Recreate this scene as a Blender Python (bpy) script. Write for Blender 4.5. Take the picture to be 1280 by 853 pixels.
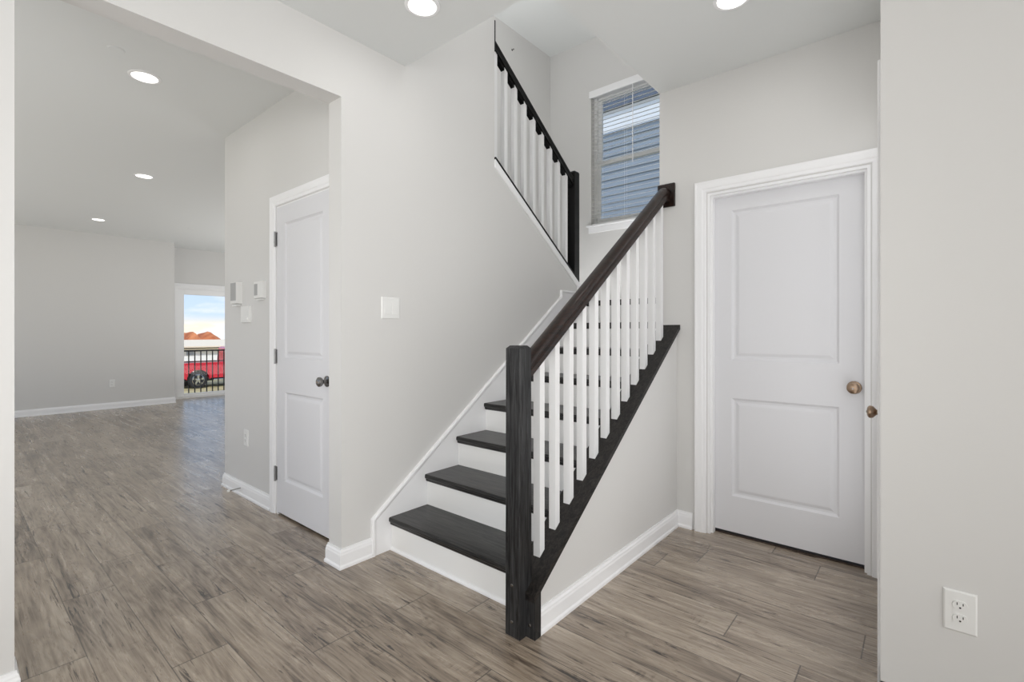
import bpy, bmesh, math, random
from mathutils import Vector
random.seed(7)
for o in list(bpy.data.objects): bpy.data.objects.remove(o, do_unlink=True)
SC = bpy.context.scene
COL = SC.collection
R = math.radians

# ------------------------------------------------------------------ camera
CAM_H = 1.2106
cd = bpy.data.cameras.new('camera'); cam = bpy.data.objects.new('camera', cd); COL.objects.link(cam)
cam.location = (0, 0, CAM_H); cam.rotation_euler = (R(90), 0, 0.7034016)
cd.sensor_width = 36; cd.lens = 36 * 606.373 / 1280; cd.shift_y = -11.05 / 1280
cd.clip_start = .02; cd.clip_end = 400
SC.camera = cam
SC.view_settings.view_transform = 'Standard'; SC.view_settings.look = 'None'
SC.view_settings.gamma = 1; SC.view_settings.use_curve_mapping = False
SC.view_settings.exposure = 0.0

def lin(r, g, b):
    f = lambda c: (c / 255 / 12.92) if c / 255 <= .04045 else ((c / 255 + .055) / 1.055) ** 2.4
    return (f(r), f(g), f(b), 1)

# ------------------------------------------------------------------ sky
w = bpy.data.worlds.new('world'); SC.world = w; w.use_nodes = True
nt = w.node_tree; N = nt.nodes; L = nt.links; N.clear()
out = N.new('ShaderNodeOutputWorld'); bg = N.new('ShaderNodeBackground'); L.new(bg.outputs[0], out.inputs[0])
tc = N.new('ShaderNodeTexCoord'); sp = N.new('ShaderNodeSeparateXYZ'); L.new(tc.outputs['Generated'], sp.inputs[0])
rp = N.new('ShaderNodeValToRGB'); L.new(sp.outputs[2], rp.inputs[0])
e = rp.color_ramp.elements
e[0].position = 0.0; e[0].color = lin(250, 240, 225); e[1].position = 1; e[1].color = lin(110, 160, 230)
x = e.new(.012); x.color = lin(252, 240, 222)
x = e.new(.03); x.color = lin(205, 222, 245)
x = e.new(.15); x.color = lin(176, 206, 246)
mp = N.new('ShaderNodeMapping'); mp.inputs['Scale'].default_value = (1, 1, 4); L.new(tc.outputs['Generated'], mp.inputs[0])
ns = N.new('ShaderNodeTexNoise'); ns.inputs['Scale'].default_value = 11; ns.inputs['Detail'].default_value = 6; L.new(mp.outputs[0], ns.inputs[0])
r2 = N.new('ShaderNodeValToRGB'); r2.color_ramp.elements[0].position = .47; r2.color_ramp.elements[1].position = .68; L.new(ns.outputs[0], r2.inputs[0])
mx = N.new('ShaderNodeMix'); mx.data_type = 'RGBA'; L.new(r2.outputs[0], mx.inputs[0]); L.new(rp.outputs[0], mx.inputs[6]); mx.inputs[7].default_value = lin(238, 240, 250)
L.new(mx.outputs[2], bg.inputs[0]); bg.inputs[1].default_value = 1.25

# ------------------------------------------------------------------ lights
def area(name, loc, rot, sx, sy, power, color=(1, 1, 1), spread=180):
    d = bpy.data.lights.new(name, 'AREA'); d.shape = 'RECTANGLE'; d.size = sx; d.size_y = sy
    d.energy = power; d.color = color; d.spread = R(spread)
    o = bpy.data.objects.new(name, d); COL.objects.link(o); o.location = loc; o.rotation_euler = rot
    return o
SUN = bpy.data.lights.new('sun', 'SUN'); SUN.energy = 2.6; SUN.angle = R(3); SUN.color = (1, .95, .88)
so = bpy.data.objects.new('sun', SUN); COL.objects.link(so); so.rotation_euler = (0, R(52), R(-25))
# added lights: assumed side source, assumed living room and kitchen windows, fill lights
P_BACK, P_RIGHT, P_RLOW, P_LIV, P_LIVS, P_KIT, P_UP, P_POT, P_UPFILL, P_UPFILL2, P_KUP, P_UPC, P_CAM, P_LAND, P_NOOK = 20, 40, 4, 5, 22, 20, 5.5, 1.3, 26, 62, 44, 13, 6, 10, 4.6
area('fill_rear', (-1.25, -2.52, 1.25), (R(90), 0, R(28)), 1.8, 2.2, P_BACK, (1, 1, .998), 105)  # added light before the solid rear wall, in place of a window
area('assumed_light_side', (2.34, .35, 1.3), (R(90), 0, R(90)), 2.6, 2.2, P_RIGHT, (1, 1, .998))  # added before the solid right wall; an assumed source, no window there
area('fill_side', (1.35, .25, 1.15), (R(90), 0, R(78)), 1.2, 2.0, P_RLOW, (1, 1, .998), 100)  # added fill hanging in the foyer, out of frame
area('assumed_light_living', (-6.2, -2.92, 1.25), (R(90), 0, 0), 5.6, 2.2, P_LIV, (1, 1, .998))  # added light just inside an assumed window opening, out of view
area('fill_living_side', (-2.5, -1.5, 1.3), (R(90), 0, R(90)), 2.4, 2.2, P_LIVS, (1, 1, .998))  # added fill against the inner wall, no window there
area('assumed_light_kitchen', (-7.2, 5.42, 1.5), (R(-90), 0, 0), 3.0, 1.6, P_KIT, (1, 1, .998))  # added light for a window assumed in the unseen kitchen wall
# more added fill lights without a fixture, most of them facing up
area('upfill_foyer', (-.5, -1.4, .25), (R(180), 0, 0), 2.8, 1.8, P_UPFILL, (1, 1, .998))  # added uplight for the foyer ceiling, in place of floor bounce
area('fill_camera', (.5, -1.2, 1.5), (R(86), 0, R(41)), 1.0, 1.5, P_CAM, (1, 1, .998), 80)  # added soft fill behind the camera, aimed at the stairs
area('fill_nook', (-.16, 2.5, 1.25), (R(92), 0, R(90)), .8, 2.1, P_NOOK, (1, 1, .998))  # added fill for the door nook; the side door is closed
area('fill_landing', (-2.3, 4.1, 1.52), (R(180), 0, 0), 1.7, .8, P_LAND, (1, 1, .998))  # added uplight hidden above the landing, brightens the shaft
area('upfill_living', (-6.3, -1.9, .25), (R(180), 0, 0), 6.4, 1.8, P_UPFILL2, (1, 1, .998))  # added uplight that brightens the living room ceiling
area('upfill_kitchen', (-7.2, 4.3, .3), (R(180), 0, 0), 3.5, 1.6, P_KUP, (1, 1, .998))  # added uplight that brightens the kitchen ceiling
area('upfill_hall', (-2.6, 2.55, 3.3), (R(165), 0, R(15)), .4, .6, P_UPC, (1, 1, .998))  # added uplight that brightens the top of the stair shaft
area('fill_stairwell', (-1.36, 2.05, 3.75), (R(82), 0, R(80)), .6, .8, P_UP, (1, 1, .998))  # added fill out of view, brightens the upper stairwell walls

# ------------------------------------------------------------------ materials
def mat(name, color=(200, 200, 200), rough=.6, metal=0, spec=.5, coat=0):
    m = bpy.data.materials.new(name); m.use_nodes = True
    b = m.node_tree.nodes['Principled BSDF']
    b.inputs['Base Color'].default_value = lin(*color); b.inputs['Roughness'].default_value = rough
    b.inputs['Metallic'].default_value = metal; b.inputs['Specular IOR Level'].default_value = spec
    b.inputs['Coat Weight'].default_value = coat
    return m
def nd(m, t, **k):
    n = m.node_tree.nodes.new(t)
    for a, v in k.items(): setattr(n, a, v)
    return n
def paint(name, color, rough=.55, bump=.04, scale=260, spec=.4, var=.0):
    m = mat(name, color, rough, spec=spec); T = m.node_tree; b = T.nodes['Principled BSDF']
    tc = nd(m, 'ShaderNodeTexCoord'); n = nd(m, 'ShaderNodeTexNoise'); n.inputs['Scale'].default_value = scale; n.inputs['Detail'].default_value = 3
    T.links.new(tc.outputs['Object'], n.inputs[0])
    bp = nd(m, 'ShaderNodeBump'); bp.inputs['Strength'].default_value = bump; bp.inputs['Distance'].default_value = .002
    T.links.new(n.outputs[0], bp.inputs['Height']); T.links.new(bp.outputs[0], b.inputs['Normal'])
    return m
def wood(name, dark, light, rough=.35, axis=2, scale=1., coat=.3, lo=.35, hi=.75):
    m = mat(name, dark, rough, coat=coat); T = m.node_tree; b = T.nodes['Principled BSDF']
    b.inputs['Coat Roughness'].default_value = .18; b.inputs['Specular IOR Level'].default_value = .3
    tc = nd(m, 'ShaderNodeTexCoord'); mp = nd(m, 'ShaderNodeMapping')
    s = [38 * scale] * 3; s[axis] = 2.2 * scale; mp.inputs['Scale'].default_value = s
    T.links.new(tc.outputs['Object'], mp.inputs[0])
    n = nd(m, 'ShaderNodeTexNoise'); n.inputs['Scale'].default_value = 1.6; n.inputs['Detail'].default_value = 9; n.inputs['Roughness'].default_value = .7; n.inputs['Distortion'].default_value = 1.2
    T.links.new(mp.outputs[0], n.inputs[0])
    r = nd(m, 'ShaderNodeValToRGB'); r.color_ramp.elements[0].position = lo; r.color_ramp.elements[1].position = hi
    r.color_ramp.elements[0].color = lin(*dark); r.color_ramp.elements[1].color = lin(*light)
    T.links.new(n.outputs[0], r.inputs[0]); T.links.new(r.outputs[0], b.inputs['Base Color'])
    bp = nd(m, 'ShaderNodeBump'); bp.inputs['Strength'].default_value = .25; bp.inputs['Distance'].default_value = .001
    T.links.new(n.outputs[0], bp.inputs['Height']); T.links.new(bp.outputs[0], b.inputs['Normal'])
    return m
WALL = paint('wall_paint', (219, 218, 216), .5, .05)
WALLN = WALL
CEIL = paint('ceiling_paint', (229, 231, 230), .85, .05)
TRIM = paint('trim_paint', (246, 246, 247), .32, .01, 60)
DOOR = paint('door_paint', (226, 226, 229), .4, .06, 90)
RISER = paint('riser_paint', (242, 242, 241), .35, .01, 60)
BAL = paint('baluster_paint', (238, 238, 238), .35, .01, 60)
PLAST = mat('white_plastic', (236, 236, 234), .3)
PLAST2 = mat('grey_plastic', (172, 172, 172), .35)
DARKP = mat('dark_plastic', (40, 38, 36), .4)
BLACKV = wood('black_wood_vertical', (10, 10, 11), (66, 66, 67), .42, 2, coat=.05, lo=.40, hi=.68)
BLACKX = wood('black_wood_tread', (12, 12, 12), (66, 64, 62), .34, 0, coat=.18, lo=.40, hi=.70)
BLACKY = wood('black_wood_slope', (13, 12, 12), (54, 49, 46), .46, 1, coat=.06, lo=.40, hi=.70)
RAILM = wood('brown_black_wood', (14, 8, 6), (58, 36, 27), .34, 1, coat=.12, lo=.40, hi=.72)
JET = wood('jet_black_wood', (5, 5, 5), (14, 13, 13), .5, 2, coat=.05)
NICKEL = mat('satin_nickel', (160, 138, 118), .3, 1)
STEEL = mat('dark_nickel', (130, 128, 126), .25, 1)
HINGE = mat('hinge_metal', (165, 165, 165), .35, 1)
ALUM = mat('white_vinyl', (250, 250, 250), .35)
IRON = mat('black_iron', (18, 18, 20), .5)
GAPM = mat('dark_threshold_wood', (60, 48, 40), .8)  # dark brown wood of the door threshold
def glass():
    m = bpy.data.materials.new('window_glass'); m.use_nodes = True; T = m.node_tree; T.nodes.clear()
    o = T.nodes.new('ShaderNodeOutputMaterial'); mxs = T.nodes.new('ShaderNodeMixShader'); tr = T.nodes.new('ShaderNodeBsdfTransparent'); gl = T.nodes.new('ShaderNodeBsdfGlossy')
    gl.inputs['Roughness'].default_value = .02; tr.inputs[0].default_value = (.97, .985, .98, 1)
    fr = T.nodes.new('ShaderNodeFresnel'); fr.inputs[0].default_value = 1.3
    T.links.new(fr.outputs[0], mxs.inputs[0]); T.links.new(tr.outputs[0], mxs.inputs[1]); T.links.new(gl.outputs[0], mxs.inputs[2]); T.links.new(mxs.outputs[0], o.inputs[0])
    return m
GLASS = glass()
def emis(name, color, s):
    m = mat(name, color); b = m.node_tree.nodes['Principled BSDF']
    b.inputs['Emission Color'].default_value = lin(*color); b.inputs['Emission Strength'].default_value = s
    return m
LENS = emis('lit_lens', (255, 252, 246), 3.0)

def floor_mat():
    m = mat('plank_floor', (130, 118, 106), .36, spec=.7, coat=.3); T = m.node_tree; b = T.nodes['Principled BSDF']; LK = T.links.new; b.inputs['Coat Roughness'].default_value = .22
    def M(op, a, b_=None, c=None):
        n = nd(m, 'ShaderNodeMath', operation=op)
        for i, v in enumerate((a, b_, c)):
            if v is None: continue
            if isinstance(v, (int, float)): n.inputs[i].default_value = v
            else: LK(v, n.inputs[i])
        return n.outputs[0]
    tc = nd(m, 'ShaderNodeTexCoord'); s = nd(m, 'ShaderNodeSeparateXYZ'); LK(tc.outputs['Object'], s.inputs[0])
    X, Y = s.outputs[0], s.outputs[1]
    W = .185; LEN = 1.22
    yr = M('DIVIDE', M('SUBTRACT', Y, 2.02 - W * 60), W); row = M('FLOOR', yr); fy = M('FRACT', yr)
    w1 = nd(m, 'ShaderNodeTexWhiteNoise', noise_dimensions='1D'); LK(row, w1.inputs['W'])
    xr = M('ADD', M('DIVIDE', X, LEN), M('MULTIPLY', w1.outputs[0], 7.31)); pid = M('FLOOR', xr); fx = M('FRACT', xr)
    cid = nd(m, 'ShaderNodeCombineXYZ'); LK(row, cid.inputs[0]); LK(pid, cid.inputs[1])
    w2 = nd(m, 'ShaderNodeTexWhiteNoise', noise_dimensions='3D'); LK(cid.outputs[0], w2.inputs[0])
    # the strips printed within a plank, each with its own tone
    sub = nd(m, 'ShaderNodeCombineXYZ'); LK(M('FLOOR', M('MULTIPLY', fy, 1.0)), sub.inputs[0]); LK(M('FLOOR', M('ADD', M('MULTIPLY', xr, 2.3), M('MULTIPLY', row, .37))), sub.inputs[1]); LK(row, sub.inputs[2])
    w3 = nd(m, 'ShaderNodeTexWhiteNoise', noise_dimensions='3D'); LK(sub.outputs[0], w3.inputs[0])
    off = nd(m, 'ShaderNodeVectorMath', operation='SCALE'); off.inputs['Scale'].default_value = 23; LK(w2.outputs['Color'], off.inputs[0])
    pos = nd(m, 'ShaderNodeCombineXYZ'); LK(X, pos.inputs[0]); LK(Y, pos.inputs[1])
    ad = nd(m, 'ShaderNodeVectorMath', operation='ADD'); LK(pos.outputs[0], ad.inputs[0]); LK(off.outputs[0], ad.inputs[1])
    def noise(sx, sy, sc, det, ro=.6, dist=0.):
        mp = nd(m, 'ShaderNodeMapping'); mp.inputs['Scale'].default_value = (sx, sy, 1); LK(ad.outputs[0], mp.inputs[0])
        n = nd(m, 'ShaderNodeTexNoise'); n.inputs['Scale'].default_value = sc; n.inputs['Detail'].default_value = det; n.inputs['Roughness'].default_value = ro; n.inputs['Distortion'].default_value = dist
        LK(mp.outputs[0], n.inputs[0]); return n.outputs[0]
    g_fine = noise(1.8, 60, 1.6, 7, .72, .5)
    g_mid = noise(1.1, 13, 1.5, 8, .66, .8)
    g_big = noise(1.2, 3.6, 1.4, 4, .55, .6)
    # growth rings: contour lines of a stretched noise
    rings = M('ABSOLUTE', M('SUBTRACT', M('FRACT', M('MULTIPLY', noise(.9, 5.5, 1.3, 2, .45, .35), 14)), .5))
    # cracks and knots
    crk = noise(1.5, 21, 1.5, 6, .7, 1.3)
    knot = noise(3.0, 9.5, 1.7, 6, .68, 1.4)
    def mr(v, a, b_, c, d):
        n = nd(m, 'ShaderNodeMapRange'); LK(v, n.inputs[0])
        for i, q in enumerate((a, b_, c, d)): n.inputs[i + 1].default_value = q
        return n.outputs[0]
    cr = mr(crk, .585, .65, 0, 1); kn = mr(knot, .60, .70, 0, 1)
    cr = M('MAXIMUM', cr, M('MULTIPLY', mr(noise(1.5, 26, 1.3, 4, .6, 1.6), .66, .73, 0, 1), .55))
    saw = M('MULTIPLY', mr(noise(34, 5, 1.2, 3, .6, .5), .48, .62, 0, 1), mr(noise(2.4, 5.5, 1.3, 3, .5, 1.0), .60, .70, 0, 1))
    tone = M('ADD', M('ADD', mr(g_fine, .3, .7, -.20, .20), mr(g_mid, .3, .72, -.27, .24)), M('ADD', mr(g_big, .3, .7, -.12, .12), mr(rings, 0, .5, -.12, .06)))
    tone = M('ADD', tone, M('ADD', mr(w2.outputs['Value'], 0, 1, -.12, .12), mr(w3.outputs['Value'], 0, 1, -.05, .05)))
    tone = M('ADD', tone, .695)
    tone = M('SUBTRACT', tone, M('MULTIPLY', cr, .58)); tone = M('SUBTRACT', tone, M('MULTIPLY', kn, .30)); tone = M('SUBTRACT', tone, M('MULTIPLY', saw, .26))
    ramp = nd(m, 'ShaderNodeValToRGB'); LK(tone, ramp.inputs[0]); el = ramp.color_ramp.elements
    el[0].position = 0; el[0].color = lin(44, 37, 33); el[1].position = 1; el[1].color = lin(186, 172, 155)
    q = el.new(.3); q.color = lin(100, 87, 75); q = el.new(.58); q.color = lin(147, 132, 116)
    # seams
    sy = M('MINIMUM', fy, M('SUBTRACT', 1, fy)); sx = M('MINIMUM', fx, M('SUBTRACT', 1, fx))
    seam = M('MAXIMUM', mr(sy, .003, .012, 1, 0), mr(sx, .0008, .0028, 1, 0))
    mxn = nd(m, 'ShaderNodeMix', data_type='RGBA'); LK(M('MULTIPLY', seam, .85), mxn.inputs[0]); LK(ramp.outputs[0], mxn.inputs[6]); mxn.inputs[7].default_value = lin(62, 54, 48)
    LK(mxn.outputs[2], b.inputs['Base Color'])
    LK(mr(g_mid, .3, .7, .34, .24), b.inputs['Roughness'])
    hh = M('SUBTRACT', M('ADD', M('MULTIPLY', g_fine, .3), M('MULTIPLY', g_mid, .4)), M('ADD', M('MULTIPLY', seam, .9), M('MULTIPLY', cr, .5)))
    bp = nd(m, 'ShaderNodeBump'); bp.inputs['Strength'].default_value = .2; bp.inputs['Distance'].default_value = .001; LK(hh, bp.inputs['Height']); LK(bp.outputs[0], b.inputs['Normal'])
    return m
FLOOR = floor_mat()

# ------------------------------------------------------------------ mesh helpers
class MB:
    def __init__(s): s.b = bmesh.new()
    def box(s, x0, x1, y0, y1, z0, z1, bev=0, seg=1):
        b = bmesh.new() if bev else s.b
        vs = [b.verts.new(p) for p in ((x0,y0,z0),(x1,y0,z0),(x1,y1,z0),(x0,y1,z0),(x0,y0,z1),(x1,y0,z1),(x1,y1,z1),(x0,y1,z1))]
        for f in ((0,3,2,1),(4,5,6,7),(0,1,5,4),(1,2,6,5),(2,3,7,6),(3,0,4,7)): b.faces.new([vs[i] for i in f])
        if bev:
            bmesh.ops.bevel(b, geom=b.edges[:], offset=bev, segments=seg, affect='EDGES', profile=.5)
            s.merge(b)
        return s
    def merge(s, b):
        mp = {v: s.b.verts.new(v.co) for v in b.verts}
        for f in b.faces: s.b.faces.new([mp[v] for v in f.verts])
        b.free()
    def prism(s, poly, a0, a1, axis):
        """poly in the two other axes (cyclic order kept), extruded from a0 to a1 along axis"""
        def P(p, a): return {'x': (a, p[0], p[1]), 'y': (p[0], a, p[1]), 'z': (p[0], p[1], a)}[axis]
        A = [s.b.verts.new(P(p, a0)) for p in poly]; B = [s.b.verts.new(P(p, a1)) for p in poly]
        n = len(poly); s.b.faces.new(A); s.b.faces.new(B[::-1])
        for i in range(n): s.b.faces.new([A[i], B[i], B[(i+1) % n], A[(i+1) % n]])
        return s
    def loft(s, rings, closed=True, cap=True):
        R_ = [[s.b.verts.new(p) for p in r] for r in rings]
        n = len(rings[0])
        for a, b in zip(R_, R_[1:]):
            for i in range(n if closed else n - 1): s.b.faces.new([a[i], a[(i+1) % n], b[(i+1) % n], b[i]])
        if cap: s.b.faces.new(R_[0][::-1]); s.b.faces.new(R_[-1])
        return s
    def lathe(s, prof, c, axis='z', n=24, sgn=1):
        """prof: (radius, height) list; c centre; axis of revolution"""
        rings = []
        for r, h in prof:
            ring = []
            for i in range(n):
                t = 2 * math.pi * i / n; a, b_ = max(r, 1e-5) * math.cos(t), max(r, 1e-5) * math.sin(t); h_ = h * sgn
                ring.append({'z': (c[0]+a, c[1]+b_, c[2]+h_), 'y': (c[0]+a, c[1]+h_, c[2]+b_), 'x': (c[0]+h_, c[1]+a, c[2]+b_)}[axis])
            rings.append(ring)
        return s.loft(rings)
    def tube(s, p0, p1, r, n=12):
        p0, p1 = Vector(p0), Vector(p1); d = (p1 - p0).normalized(); u = d.orthogonal().normalized(); v = d.cross(u)
        return s.loft([[p + r * (math.cos(2*math.pi*i/n) * u + math.sin(2*math.pi*i/n) * v) for i in range(n)] for p in (p0, p1)])
    def make(s, name, m, parent=None, smooth=False, structure=False):
        b = s.b
        if parent is not None:
            o_ = Vector(parent.get('_o', (0, 0, 0)))
            for v in b.verts: v.co -= o_
        bmesh.ops.recalc_face_normals(b, faces=b.faces[:])
        me = bpy.data.meshes.new(name); b.to_mesh(me); b.free()
        if smooth:
            for p in me.polygons: p.use_smooth = True
            try: me.set_sharp_from_angle(angle=R(35))
            except Exception: pass
        me.materials.append(m)
        o = bpy.data.objects.new(name, me); COL.objects.link(o)
        if parent is not None:
            o.parent = parent; o['_o'] = parent.get('_o', (0, 0, 0))
        if structure: o['kind'] = 'structure'
        return o
def thing(name, loc, label=None, cat=None, group=None, kind=None):
    o = bpy.data.objects.new(name, None); COL.objects.link(o); o.location = loc; o['_o'] = tuple(loc)
    o.empty_display_size = .1
    if label: o['label'] = label
    if cat: o['category'] = cat
    if group: o['group'] = group
    if kind: o['kind'] = kind
    return o
def dup_child(o, parent, delta):
    c = o.copy(); COL.objects.link(c); c.parent = parent; c.location = Vector(o.location) + Vector(delta)
    for g in list(o.children):
        k = g.copy(); COL.objects.link(k); k.parent = c
    return c
def dup_tree(o, loc):
    c = o.copy(); COL.objects.link(c); c.location = loc
    for ch in list(o.children):
        k = ch.copy(); COL.objects.link(k); k.parent = c
        for g in list(ch.children):
            q = g.copy(); COL.objects.link(q); q.parent = k
    return c
S = lambda mb, name, m: mb.make(name, m, structure=True)

# ------------------------------------------------------------------ dimensions
CZ = 2.743
XA, XAi = -2.275, -2.395            # wall with the opening: foyer face, living room face
YJ0, YJ1, ZH = .158, 1.3296, 2.4186 # opening in it
YC = 1.4555                         # closet wall face
YD = 2.99                           # door wall face
YSW = 1.733; XK = -1.293            # stairwell opening in the ceiling
XS, YB, ZT = -3.35, 4.65, 4.45      # shaft: left wall, back wall, top
XF, XG = -9.79, -10.28
YN, XN = 1.94, -.1045               # near wall face and its end
RISE, RUN, Y0, NOSE = .183, .254, 1.628, .019
ZL = 8 * RISE
SL = .7205

# ------------------------------------------------------------------ shell
S(MB().box(-10.55, 2.6, -3.2, 5.7, -.12, 0), 'floor', FLOOR)
S(MB().prism([(-10.5,-3.12),(2.52,-3.12),(2.52,3.2),(XK,3.2),(XK,YSW),(XS-.1,YSW),(XS-.1,5.62),(-10.5,5.62)], CZ, CZ+.25, 'z'), 'ceiling', CEIL)
S(MB().box(XS-.12, XK+.12, YSW-.12, YB+.14, ZT, ZT+.12), 'ceiling_stairwell', CEIL)
zc = lambda y: 1.649 + SL * (3.57 - y)      # top of the cap on the sloped part of wall A
S(MB().prism([(-3.12,0),(YJ0,0),(YJ0,ZH),(YJ1,ZH),(YJ1,0),(3.6,0),(3.6,zc(3.6)-.012),(2.493,zc(2.493)-.012),(2.493,ZT),(YSW,ZT),(YSW,CZ),(-3.12,CZ)], XAi, XA, 'x'), 'wall_left', WALL)
S(MB().box(XS-.1, XK, YSW-.1, YSW, CZ+.25, ZT), 'wall_stairwell_front', WALL)
S(MB().box(XS-.1, XS, YSW, YB, 0, ZT), 'wall_stairwell_left', WALL)
S(MB().prism([(YSW-.1,CZ+.25),(3.11,CZ+.25),(3.11,0),(YB,0),(YB,ZT),(YSW-.1,ZT)], XK, XK+.12, 'x'), 'wall_stairwell_right', WALL)
# back wall with the window opening
WX0, WX1, WZ0, WZ1 = -2.80, -1.87, 2.385, 3.845
mb = MB()
mb.box(XS-.1, WX0, YB, YB+.14, 0, ZT).box(WX1, XK+.12, YB, YB+.14, 0, ZT).box(WX0, WX1, YB, YB+.14, 0, WZ0).box(WX0, WX1, YB, YB+.14, WZ1, ZT)
S(mb, 'wall_back', WALL)
# door wall
DX0, DX1, DZ = -.992, -.200, 2.045
S(MB().prism([(XK,0),(DX0,0),(DX0,DZ),(DX1,DZ),(DX1,0),(XN+.12,0),(XN+.12,CZ),(XK,CZ)], YD, YD+.12, 'y'), 'wall_door', WALL)
# side wall with a door of its own, and the near wall with the outlet
SY0, SY1 = 2.092, 2.868
S(MB().prism([(YN,0),(SY0,0),(SY0,DZ),(SY1,DZ),(SY1,0),(YD,0),(YD,CZ),(YN,CZ)], XN, XN+.12, 'x'), 'wall_side', WALL)
S(MB().box(XN+.12, 2.4, YN, YN+.12, 0, CZ), 'wall_near', WALL)
# right wall and wall behind the camera, both solid
S(MB().box(2.4, 2.52, -2.6, YN+.12, 0, CZ), 'wall_right', WALL)
S(MB().box(XA, 2.52, -2.72, -2.6, 0, CZ), 'wall_rear', WALL)
mb = MB(); mb.box(-10.5,-8.9,-3.12,-3.0,0,CZ).box(-3.5,XAi,-3.12,-3.0,0,CZ).box(-8.9,-3.5,-3.12,-3.0,0,.5).box(-8.9,-3.5,-3.12,-3.0,2.5,CZ); S(mb, 'wall_living', WALL)  # the window opening in this unseen wall is assumed
mb = MB(); mb.box(-10.5,-8.7,5.5,5.62,0,CZ).box(-5.7,-4.09,5.5,5.62,0,CZ).box(-8.7,-5.7,5.5,5.62,0,.9).box(-8.7,-5.7,5.5,5.62,2.1,CZ); S(mb, 'wall_kitchen', WALL)  # unseen wall, its window opening assumed too
# closet
CX0, CX1 = -3.294, -2.576
S(MB().prism([(-4.21,0),(CX0,0),(CX0,DZ),(CX1,DZ),(CX1,0),(XAi,0),(XAi,CZ),(-4.21,CZ)], YC, YC+.12, 'y'), 'wall_closet_front', WALL)
S(MB().box(-4.21, -4.09, YC+.12, 5.5, 0, CZ), 'wall_closet_side', WALL)
# far wall, set back where the glass door is
GY0, GY1, GZ = 2.735, 4.56, 2.045
S(MB().box(XG-.14, XF, -3.0, 2.6, 0, CZ), 'wall_far', WALL)
S(MB().prism([(2.6,0),(GY0,0),(GY0,GZ),(GY1,GZ),(GY1,0),(5.5,0),(5.5,CZ),(2.6,CZ)], XG-.14, XG, 'x'), 'wall_glass_door', WALL)
# low wall that carries the stair balustrade
kz = lambda y: .185 + .7265 * (y - 1.515)   # top of its black cap
KX0, KX1 = -1.282, -1.18
S(MB().prism([(1.546,0),(YD,0),(YD,kz(YD)-.03),(1.546,kz(1.546)-.03)], KX0, KX1, 'x'), 'wall_stair_side', WALL)

# ------------------------------------------------------------------ baseboards
BP = [(0,0),(.019,0),(.019,.012),(.014,.021),(.0135,.07),(.011,.078),(.0105,.084),(.006,.092),(.005,.1),(0,.1)]
def base_run(pts, side, name, z=0, prof=BP):
    n = len(pts); offs = []
    dirs = [(Vector(b) - Vector(a)).normalized() for a, b in zip(pts, pts[1:])]
    nrm = [Vector((-d.y, d.x)) * side for d in dirs]
    for i in range(n):
        if i == 0: offs.append(nrm[0])
        elif i == n - 1: offs.append(nrm[-1])
        else:
            m_ = (nrm[i-1] + nrm[i]).normalized(); offs.append(m_ / m_.dot(nrm[i]))
    rings = [[(p[0] + o.x * t, p[1] + o.y * t, z + h) for t, h in prof] for p, o in zip(pts, offs)]
    return S(MB().loft(rings), name, TRIM)
base_run([(XAi, YC), (XAi, YJ1), (XA, YJ1), (XA, 1.506)], -1, 'baseboard_opening')
base_run([(XAi, -3.0), (XAi, YJ0), (XA, YJ0), (XA, -2.6)], 1, 'baseboard_left')
base_run([(-4.21, 5.5), (-4.21, YC), (-3.372, YC)], -1, 'baseboard_closet')
base_run([(KX1, 1.546), (KX1, YD), (-1.0795, YD)], -1, 'baseboard_stair_side')
base_run([(XF, -3.0), (XF, 2.6), (XG, 2.6), (XG, GY0-.06)], -1, 'baseboard_far')
base_run([(XN, 2.03), (XN, YN), (2.4, YN)], 1, 'baseboard_near')
base_run([(XS, 3.4), (XS, YB), (XK, YB), (XK, YD+.13)], -1, 'baseboard_landing', ZL)

# ------------------------------------------------------------------ doors
CASP = [(0,0),(0,.008),(.004,.011),(.018,.012),(.024,.016),(.05,.0175),(.056,.019),(.064,.019),(.066,.016),(.066,0)]
def casing(parent, a0, a1, z1, F, name='casing', prof=CASP, rev=.006, m=None):
    """F(a, z, d): maps along-wall, height, out-of-wall to world"""
    rings = []
    for a, sa, z, sz in ((a0-rev,-1,0,0), (a0-rev,-1,z1+rev,1), (a1+rev,1,z1+rev,1), (a1+rev,1,0,0)):
        rings.append([F(a + sa*w_, z + sz*w_, t) for w_, t in prof])
    return MB().loft(rings).make(name, m or TRIM, parent)
def jamb(parent, a0, a1, z1, F, depth, th=.0):
    mb = MB(); t = .014
    for (p0, p1, q0, q1) in ((a0, a0+t, 0, z1), (a1-t, a1, 0, z1), (a0+t, a1-t, z1-t, z1)):
        pts = [F(p0,q0,0), F(p1,q0,0), F(p1,q1,0), F(p0,q1,0)]; pt2 = [F(p0,q0,-depth), F(p1,q0,-depth), F(p1,q1,-depth), F(p0,q1,-depth)]
        mb.loft([pts, pt2])
    return mb.make('jamb', TRIM, parent)
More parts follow.
